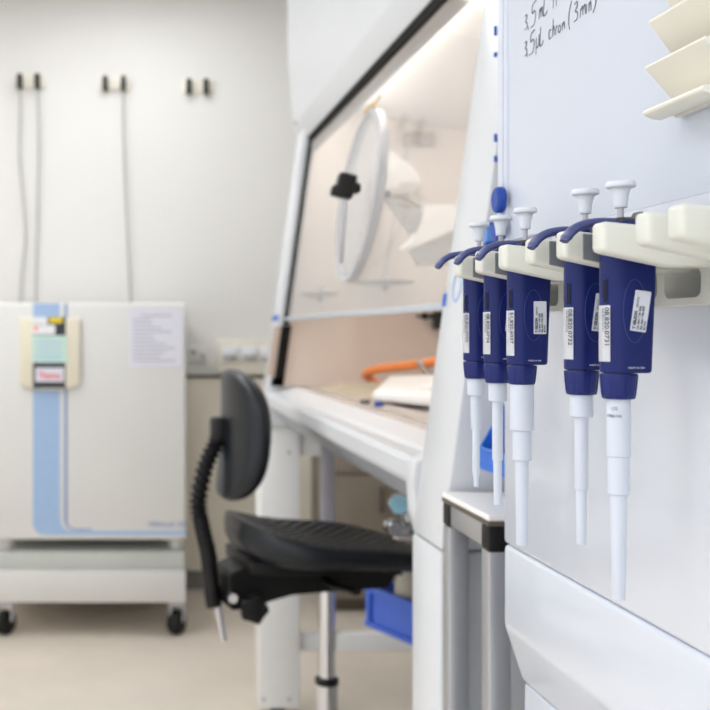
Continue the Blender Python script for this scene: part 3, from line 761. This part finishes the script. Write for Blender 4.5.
# ================================================================== TALL WHITE CABINET ON THE RIGHT
PX = .36
PY0, PY1 = -.45, .998
tc_ = thing('tall_cabinet', 'tall glossy white equipment cabinet carrying the pipette rack', 'cabinet', (.75, .27, 0))
obj('upper_door', box(B(), PX, PX+.05, PY0, PY1, .907, 1.98, .004, 3), 'panel', tc_)
obj('carcass', box(B(), PX+.051, 1.2, PY0+.01, PY1-.012, .03, 1.97, .004), 'panel', tc_)
lowp = [(PX, .9064), (PX, .829), (PX+.018, .774), (PX+.05, .774), (PX+.05, .9064)]
obj('lower_flap', prism(B(), lowp, 'y', PY0, PY1, .005, 3), 'panel', tc_)
obj('plinth', box(B(), PX+.019, PX+.05, PY0+.005, PY1-.002, 0, .7735, .003), 'panel', tc_)
# whiteboard
BX = .352
wb = thing('whiteboard', 'whiteboard with handwritten volumes on the tall cabinet door', 'whiteboard', (BX, .4, 1.195))
obj('writing_surface', box(B(), BX, PX-.0003, -.40, .962, 1.195, 1.9, .0002, 1), 'board', wb)
obj('edge_trim', box(B(), BX-.003, PX-.0003, .9622, .984, 1.190, 1.9, .002), 'frame', wb)
obj('edge_line', box(B(), BX-.0034, BX-.0029, .966, .969, 1.192, 1.9), 'frameline', wb, 0)
# handwriting: strokes in (u right, v up) units of letter height, written on the board
G = {
 '3': [[(.1, .95), (.5, 1), (.6, .8), (.25, .55), (.6, .4), (.55, .08), (.05, .02)]],
 ',': [[(.2, .1), (.1, -.2)]],
 '5': [[(.75, 1.05), (.25, .95), (.2, .55), (.5, .6), (.65, .35), (.45, -.05), (.0, -.1)]],
 'u': [[(.1, .65), (.02, -.35)], [(.1, .65), (.12, .1), (.35, .05), (.5, .3), (.55, .75), (.5, .2), (.6, .05)]],
 'm': [[(.05, .0), (.1, .6)], [(.1, .4), (.3, .65), (.35, .05)], [(.35, .4), (.55, .65), (.6, .02)]],
 'L': [[(.25, 1.05), (.1, .05), (.5, .02), (.65, .2)]],
 'c': [[(.55, .6), (.2, .6), (.08, .25), (.2, .0), (.5, .08)]],
 'h': [[(.3, 1.05), (.1, .0)], [(.12, .3), (.4, .6), (.45, .05)]],
 'r': [[(.15, .6), (.1, .0)], [(.12, .35), (.3, .6), (.5, .55)]],
 'o': [[(.3, .6), (.1, .35), (.15, .05), (.4, .05), (.5, .35), (.3, .6)]],
 'n': [[(.12, .6), (.1, .0)], [(.12, .3), (.35, .6), (.45, .3), (.45, .0)]],
 'i': [[(.2, .6), (.15, .0)], [(.25, .85), (.24, .9)]],
 '(': [[(.55, 1.25), (.2, .7), (.15, .1), (.3, -.25)]],
 ')': [[(.2, 1.2), (.5, .8), (.45, .2), (.1, -.2)]],
 'H': [[(.1, 1), (.05, 0)], [(.5, 1), (.48, 0)], [(.06, .5), (.5, .5)]],
}
def write(items, zb_, name):
    bm = B()
    for chx, px_l, px_r, h_ in items:
        ya = BX*F/(px_l-VX); yb = BX*F/(px_r-VX); w = ya-yb
        for st2 in G[chx]:
            pts2 = [Vector((BX-.0003, ya-u_/.65*w, zb_+v_*h_)) for u_, v_ in st2]
            pts2 = spline(pts2, 5) if len(pts2) > 2 else pts2
            tube(bm, pts2, .0008, 6, rad=lambda q: .0008-.0005*abs(q-.4), up=(1, 0, 0), flat=.3)
    obj(name, bm, mat('marker_ink', (98, 100, 108), .6), wb, 0)
write([('3', 524.5, 527.5, .0125), (',', 528, 530, .012), ('5', 531, 536, .0175), ('m', 539, 543, .013), ('L', 543, 547.5, .014), ('H', 553, 558, .014)], 1.379, 'handwriting')
write([('3', 524.5, 527.2, .0125), (',', 527, 529, .012), ('5', 529.5, 534.5, .0165), ('u', 536, 540, .014), ('L', 539.5, 543.5, .015),
       ('c', 548.7, 552, .012), ('h', 552, 555.5, .014), ('r', 555.5, 558.5, .011), ('o', 558, 562, .010), ('n', 562, 566, .010),
       ('(', 568, 572.5, .0145), ('3', 574, 578, .0145), ('m', 580, 586, .012), ('i', 586, 588.5, .012), ('n', 588.5, 592.5, .012), (')', 592.5, 597.5, .014)], 1.3555, 'handwriting')

# magnets
def magnet(Y, z, r, lab):
    t = thing('round_magnet', lab, 'magnet', (BX-.0035, Y, z-r), 'blue magnets on the whiteboard edge')
    obj('magnet_body', lathe(B(), [(r*.96, 0), (r, .001), (r, .0052), (r*.94, .0066), (r*.85, .0068)], (BX-.0036, Y, z), (-1, 0, 0), 32), 'magnet', t)
    obj('magnet_face', lathe(B(), [(r*.8, 0), (r*.78, .0006)], (BX-.0036-.0069, Y, z), (-1, 0, 0), 32), 'magnet', t)
magnet(.968, P(0, 200, .968).z, .0122, 'round blue magnet at the whiteboard edge, upper of two')
magnet(.968, P(0, 228.5, .968).z, .0118, 'round blue magnet half hidden behind plungers, lower of two')

# ================================================================== STEPPED TRAY ON THE WHITEBOARD
Ye = .661
tr = thing('wall_tray', 'cream stepped tray rack with slanted troughs on the whiteboard', 'tray', (BX-.01, .63, 1.245))
obj('tray_back', box(B(), BX-.006, BX-.0004, .5925, Ye-.001, 1.2465, 1.46, .001, 1), 'tray', tr)
def Zt(py): return H+(VY-py)/F*Ye
tiers = [(112.5, 118, .327), (68.5, 97.5, .3285), (22.5, 52.5, .331), (-24, 7.5, .3335), (-70, -38, .336)]
for k, (yo, yi, xo) in enumerate(tiers):
    zo, zi = Zt(yo), Zt(yi)
    if k == 0:
        pl = [(xo, zo), (xo+.0015, zo+.0015), (.345, zi+.006), (BX-.006, zi+.006), (BX-.006, Zt(116)), (.339, Zt(120.5)), (.3335, Zt(119.5)), (xo+.0005, zo-.002)]
    else:
        pl = [(xo, zo), (xo+.001, zo+.0016), (.347, zi+.0025), (BX-.0062, zi+.0025), (BX-.0062, zi-.001), (.3455, zi-.001)]
    obj('trough', prism(B(), pl, 'y', .592, Ye, .0004, 1), 'tray', tr, .5)

# ================================================================== PIPETTE RACK
PITCH = .0508
rk = thing('pipette_rack', 'ivory plastic pipette rack with forked arms on the tall cabinet', 'rack', (.31, .66, 1.128))
RX0, RX1 = .2662, PX-.0004
AZ0, AZ1 = 1.1555, 1.1728
ys = [.462, .507]+[.5906+PITCH*k for k in range(-1, 6)]
for y in ys:
    bm = B()
    prism(bm, [(RX0, AZ0), (RX0, AZ1), (.347, AZ1-.0078), (.347, 1.1468), (.306, 1.1470)], 'y', y-.0075, y+.0075, .003, 3)
    a_ = obj('arm', bm, 'rack', rk)
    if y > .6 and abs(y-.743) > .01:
        obj('slot_shade', prism(B(), [(RX0+.011, 1.1545), (RX0+.011, 1.1700), (.30, 1.1676), (.30, 1.1500)], 'y', y-.0092, y-.0076), 'rackgrey', a_)  # grey patch paints the shade of an occupied slot onto the arm side
# back plate with rounded openings
yA, yB = ys[0]-.02, ys[-1]+.02
obj('back_bar', box(B(), .3475, RX1, yA, yB, 1.153, 1.182, .002), 'rack', rk)
obj('mounting_strip', box(B(), .3522, RX1, yA, yB, 1.1818, 1.19495, 0, 1), 'frame', rk)
bm = B()
cells = [.632+PITCH*k for k in range(-4, 6)]
ZL, ZH = 1.1265, 1.1545
edges_y = [yA]+[(a_+b2)/2 for a_, b2 in zip(cells, cells[1:]) if a_ > yA]+[yB]
for k in range(len(edges_y)-1):
    ya, yb = edges_y[k], edges_y[k+1]
    w0 = min(.0044, (yb-ya)/6)
    inner = rrect(ya+w0, yb-w0, ZL+.0042, ZH-.0060, .006, 5)
    outer_ = [(ya, ZL), (yb, ZL), (yb, ZH), (ya, ZH)]
    for xx in (.337,):
        vo = [bm.verts.new((xx, *p_)) for p_ in outer_]; vi = [bm.verts.new((xx, *p_)) for p_ in inner]
        eo = [bm.edges.new((vo[q], vo[(q+1) % 4])) for q in range(4)]; ei = [bm.edges.new((vi[q], vi[(q+1) % len(vi)])) for q in range(len(vi))]
        fr_ = [f for f in bmesh.ops.triangle_fill(bm, edges=eo+ei, use_beauty=True)['geom'] if isinstance(f, bmesh.types.BMFace)]
bmesh.ops.remove_doubles(bm, verts=bm.verts[:], dist=.00002)
ex = bmesh.ops.extrude_face_region(bm, geom=bm.faces[:])
for v_ in [g_ for g_ in ex['geom'] if isinstance(g_, bmesh.types.BMVert)]: v_.co.x += RX1-.337
obj('lower_bar', bm, 'rack', rk)
obj('shelf_web', box(B(), .322, .3472, yA, yB, 1.1546, 1.1590, .0008, 1), 'rack', rk)

# ================================================================== PIPETTES
AX = .2908
def pipette(Y, kind, code, label, tilt=0., slabel=True, extra=None):
    o = Vector((AX, Y, 0))
    p = thing('pipette', label, 'pipette', (AX, Y, kind['tip']), 'navy handled pipettes hanging in the rack')
    r = .0105
    # handle outline: half-round front, squared back
    def outline(r, xb, cr=.0035):
        pts = []
        for k in range(17):
            t_ = math.radians(90+180*k/16); pts.append((r*math.cos(t_), r*math.sin(t_)))
        for cx, cy, a0 in ((xb-cr, -r+cr, 270), (xb-cr, r-cr, 0)):
            for k in range(6):
                t_ = math.radians(a0+90*k/5); pts.append((cx+cr*math.cos(t_), cy+cr*math.sin(t_)))
        return pts
    bm = B(); rings = []
    for z, rr, xb in ((1.0858, .0096, .0146), (1.0862, .0103, .0154), (1.0878, r, .0159), (1.12, r, .0172), (1.150, r, .0184), (1.1735, r, .0184), (1.1742, r-.0006, .0178)):
        rings.append([bm.verts.new((AX+x, Y+y, z-(.1*(x+.012) if z > 1.16 else 0))) for x, y in outline(rr, xb)])
    n = len(rings[0])
    for a_, b2 in zip(rings, rings[1:]):
        for k in range(n): bm.faces.new((a_[k], a_[(k+1) % n], b2[(k+1) % n], b2[k]))
    bm.faces.new(rings[0][::-1]); bm.faces.new(rings[-1])
    hd = obj('handle', bm, 'navy', p, .5)
    # shoulder resting on the two arms
    obj('shoulder', hexa(B(), [(AX-.008, Y-.0215, 1.1714), (AX+.030, Y-.0215, 1.1676), (AX+.030, Y+.0215, 1.1676), (AX-.008, Y+.0215, 1.1714),
        (AX-.008, Y-.0215, 1.1744), (AX+.030, Y-.0215, 1.1706), (AX+.030, Y+.0215, 1.1706), (AX-.008, Y+.0215, 1.1744)], .0008, 1), 'navy', p)
    # finger hook
    hk = spline([(AX-.004, Y, 1.1752), (AX-.013, Y, 1.1752), (AX-.022, Y, 1.1735), (AX-.0285, Y, 1.1695), (AX-.0325, Y, 1.1640)], 6)
    obj('finger_hook', tube(B(), hk, .0068, 16, up=(0, 0, 1), flat=.44, rad=lambda t_: .0062 if t_ < .95 else .005), 'hook', p, 1.2)
    # dial and plunger
    bm = B(); lathe(bm, [(.0085, 1.1725), (.0085, 1.1762), (.006, 1.1778)], (AX+.003, Y, 0), (0, 0, 1), 24)
    hexa(bm, [(AX+.006, Y-.006, 1.1720), (AX+.016, Y-.006, 1.1712), (AX+.016, Y+.006, 1.1712), (AX+.006, Y+.006, 1.1720),
              (AX+.0105, Y-.004, 1.1812), (AX+.0125, Y-.004, 1.1812), (AX+.0125, Y+.004, 1.1812), (AX+.0105, Y+.004, 1.1812)])
    obj('volume_dial', bm, 'dial', p)
    px_ = AX+kind.get('dx', .0025); pz = kind.get('plz', 1.1862)
    obj('plunger_stem', cyl(B(), (px_, Y, 1.174), (px_, Y, pz+.004), .0018, 14), 'greymetal', p)
    bm = lathe(B(), [(.0034, 0), (.0037, .0005), (.0038, .002), (.0041, .005), (.0047, .0084), (.0056, .0112), (.0064, .0118), (.0077, .0119), (.0084, .0126), (.0085, .0138), (.0082, .0149), (.0078, .0156), (.004, .0160), (.0006, .0161)], (px_, Y, pz), (0, 0, 1), 32)
    obj('plunger_button', bm, 'button', p, .9)
    # collar with grip grooves
    z0_, z1_ = kind['col']
    bm = B(); rings = []
    for q, rr in ((0, .0085), (.03, .0091), (.2, .0096), (.6, .0102), (.95, .0106), (1, .0101)):
        ring = []
        for k in range(64):
            t_ = 2*PI*k/64; gr = .0009 if (k % 8 == 0 and .1 < q < .9) else 0
            ring.append(bm.verts.new((AX+(rr-gr)*math.cos(t_), Y+(rr-gr)*math.sin(t_), z0_+(z1_-z0_)*q)))
        rings.append(ring)
    for a_, b2 in zip(rings, rings[1:]):
        for k in range(64): bm.faces.new((a_[k], a_[(k+1) % 64], b2[(k+1) % 64], b2[k]))
    bm.faces.new(rings[0][::-1]); bm.faces.new(rings[-1])
    obj('collar', bm, 'navy2', p, .9)
    obj('neck', cyl(B(), (AX, Y, z1_-.001), (AX, Y, 1.0862), .0085, 24), 'slot', p)
    # stepped white shaft
    prof = []
    for (ra, za, rb, zb2) in kind['seg']:
        prof += [(ra*.97, za), (ra, za-.0006), (rb, zb2+.0005), (rb*.95, zb2)]
    prof = [(a_, b2) for a_, b2 in prof]
    bm = lathe(B(), prof, (AX, Y, 0), (0, 0, 1), 28)
    sh = obj('shaft', bm, 'shaft', p, .45)
    # dark volume window and code label wrapped round the front
    def patch(a0, a1, z0, z1, off, m, name, par):
        bm = B(); n2 = 8; v1, v2 = [], []
        for k in range(n2+1):
            t_ = math.radians(a0+(a1-a0)*k/n2)
            for zz, lst in ((z0, v1), (z1, v2)): lst.append(bm.verts.new((AX+(r+off)*math.cos(t_), Y+(r+off)*math.sin(t_), zz)))
        for k in range(n2): bm.faces.new((v1[k], v1[k+1], v2[k+1], v2[k]))
        bmesh.ops.solidify(bm, geom=bm.faces[:], thickness=.0003)
        return obj(name, bm, m, par, .6)
    patch(193, 211, 1.1268, 1.1418, .0003, 'outline', 'window_frame', p)
    patch(195.5, 209, 1.1276, 1.1410, .0005, 'slot', 'volume_window', p)
    lb = patch(168, 221, 1.0925, 1.1258, .0005, 'label', 'code_label', p)
    def tangent_text(s, size, adeg, ztop, m, sq=1.):
        t_ = math.radians(adeg); nrm2 = Vector((math.cos(t_), math.sin(t_), 0)); 
        org = Vector((AX, Y, ztop))+nrm2*(r+.0013)
        # reading downwards: right = -z, up = tangent pointing to the near side
        up2 = nrm2.cross(Vector((0, 0, -1)))
        up2 = Vector((-math.sin(t_), math.cos(t_), 0))
        text(s, size, m, lb, org, (0, 0, -1), up2, 'LEFT', 'code_lettering', squeeze=sq, bold=.00003)
    tangent_text(code, .0042, 206, 1.1246, 'ink', 1.12)
    tangent_text(code, .0022, 196, 1.1240, 'gink', 1.3)
    # oval outline moulded in the side of the handle
    bm = B(); pts = [Vector((AX+.0045+.0068*math.cos(2*PI*k/40), Y-r-.0001, 1.1223+.0185*math.sin(2*PI*k/40))) for k in range(41)]
    tube(bm, pts, .00018, 6); obj('oval_outline', bm, 'outline', hd, 0)
    text('MADE IN USA', .0016, 'slabel', hd, (AX+.0005, Y-r-.0002, 1.0885), (1, 0, 0), (0, 0, 1), 'LEFT', 'origin_lettering')
    if slabel:
        cx_, cz_ = AX+.0078, 1.1222
        if extra: cx_, cz_ = AX+extra[0], extra[1]
        rt = Matrix.Translation((cx_, Y-r-.0003, cz_)) @ Matrix.Rotation(tilt, 4, 'Y')
        bm = B(); prism(bm, rrect(-.0046, .0046, -.0120, .0120, .0006, 3), 'y', -.00025, .00025); bm.transform(rt)
        s_ = obj('service_label', bm, 'slabel', p, 0)
        R3 = rt.to_3x3(); rv = R3 @ Vector((0, 0, 1)); uv = R3 @ Vector((-1, 0, 0))
        for row, (tx, sz_, m_, sq) in enumerate((('GILSON', .0024, 'ink', 1.), ('Cal. date: 1 Feb 2026', .0016, 'ink', 1.), ('Exp. date: 1 Feb 2027', .0016, 'ink', 1.), ('By: M.A.', .0016, 'ink', 1.))):
            org = rt @ Vector((-.0020+.0019*row, -.00045, -.0108))
            text(('Y ' if row == 0 else '')+tx, sz_, m_, s_, org, rv, uv, 'LEFT', 'label_lettering', squeeze=sq, bold=.00012 if row == 0 else .00006)
            if row == 0:
                org = rt @ Vector((-.0020, -.00045, .0018))
                text('SERVICE', .0017, 'ink', s_, org, rv, uv, 'LEFT', 'label_lettering')
    if kind.get('mark'):
        t_ = math.radians(226); n3 = Vector((math.cos(t_), math.sin(t_), 0)); r3 = Vector((0, 0, 1)).cross(n3)
        for tx, sz_, zz, m_ in (('LTS', .0030, 1.0638, 'gink'), ('100µL-1mL', .0024, 1.0598, 'ink')):
            text(tx, sz_, m_, sh, Vector((AX, Y, zz))+n3*(kind['seg'][0][0]+.0006), r3, (0, 0, 1), 'CENTER', 'size_lettering', squeeze=.8, thick=.0001)
    return p
K1000 = dict(tip=.951, dx=.0012, plz=1.1838, col=(1.0703, 1.0852), seg=((.0067, 1.0703, .0067, 1.0360), (.0060, 1.0360, .0060, 1.0135), (.0048, 1.0135, .0036, .951)), mark=True)
K1000b = dict(tip=.951, col=(1.0712, 1.0852), seg=((.0084, 1.0712, .0084, 1.0372), (.0066, 1.0372, .0066, 1.0150), (.0048, 1.0150, .0040, .952)))
K200 = dict(tip=.9735, col=(1.0698, 1.0852), seg=((.0070, 1.0698, .0070, 1.0555), (.0042, 1.0555, .0041, 1.0085), (.0033, 1.0085, .0030, .9735)))
K10 = dict(tip=.980, col=(1.0710, 1.0852), seg=((.0074, 1.0710, .0072, 1.0570), (.0044, 1.0570, .0042, 1.0285), (.0031, 1.0285, .0030, .990), (.0022, .990, .0018, .980)))
pipette(.616, K1000, '08.820.0731', 'nearest and largest navy pipette, size printing on its white shaft', .14)
pipette(.6668, K200, '08.820.0732', 'second nearest navy pipette with a slim shaft, overlapping the nearest', .12)
pipette(.768, K1000b, '51.820.6037', 'middle navy pipette with a wide shaft beside the empty rack slot', .0, True, (.0092, 1.1205))
pipette(.8187, K200, '08.820.0734', 'second farthest navy pipette, slim shaft in front of the blue bin', .1)
pipette(.8695, K10, '08.820.0735', 'farthest navy pipette at the left end of the rack, shortest shaft', .1)

# ================================================================== LIGHT
w = bpy.data.worlds.new('daylight'); sc.world = w; w.use_nodes = True
bg = w.node_tree.nodes['Background']; bg.inputs['Color'].default_value = (.96, .98, 1.0, 1); bg.inputs['Strength'].default_value = 1.3

# ================================================================== CAMERA
cam = bpy.data.cameras.new('camera'); co = bpy.data.objects.new('camera', cam); C.objects.link(co)
co.location = (0, 0, H); co.rotation_euler = (PI/2, 0, 0)
cam.sensor_width = 36; cam.sensor_fit = 'HORIZONTAL'; cam.lens = 36*F/710
cam.shift_x = (355-VX)/710; cam.shift_y = -(355-VY)/710
cam.clip_start = .02
cam.dof.use_dof = True; cam.dof.focus_distance = .72; cam.dof.aperture_fstop = 10.0; cam.dof.aperture_blades = 0
sc.camera = co
sc.view_settings.view_transform = 'Standard'; sc.view_settings.look = 'None'
sc.view_settings.gamma = 1; sc.view_settings.use_curve_mapping = False
sc.view_settings.exposure = 0.16
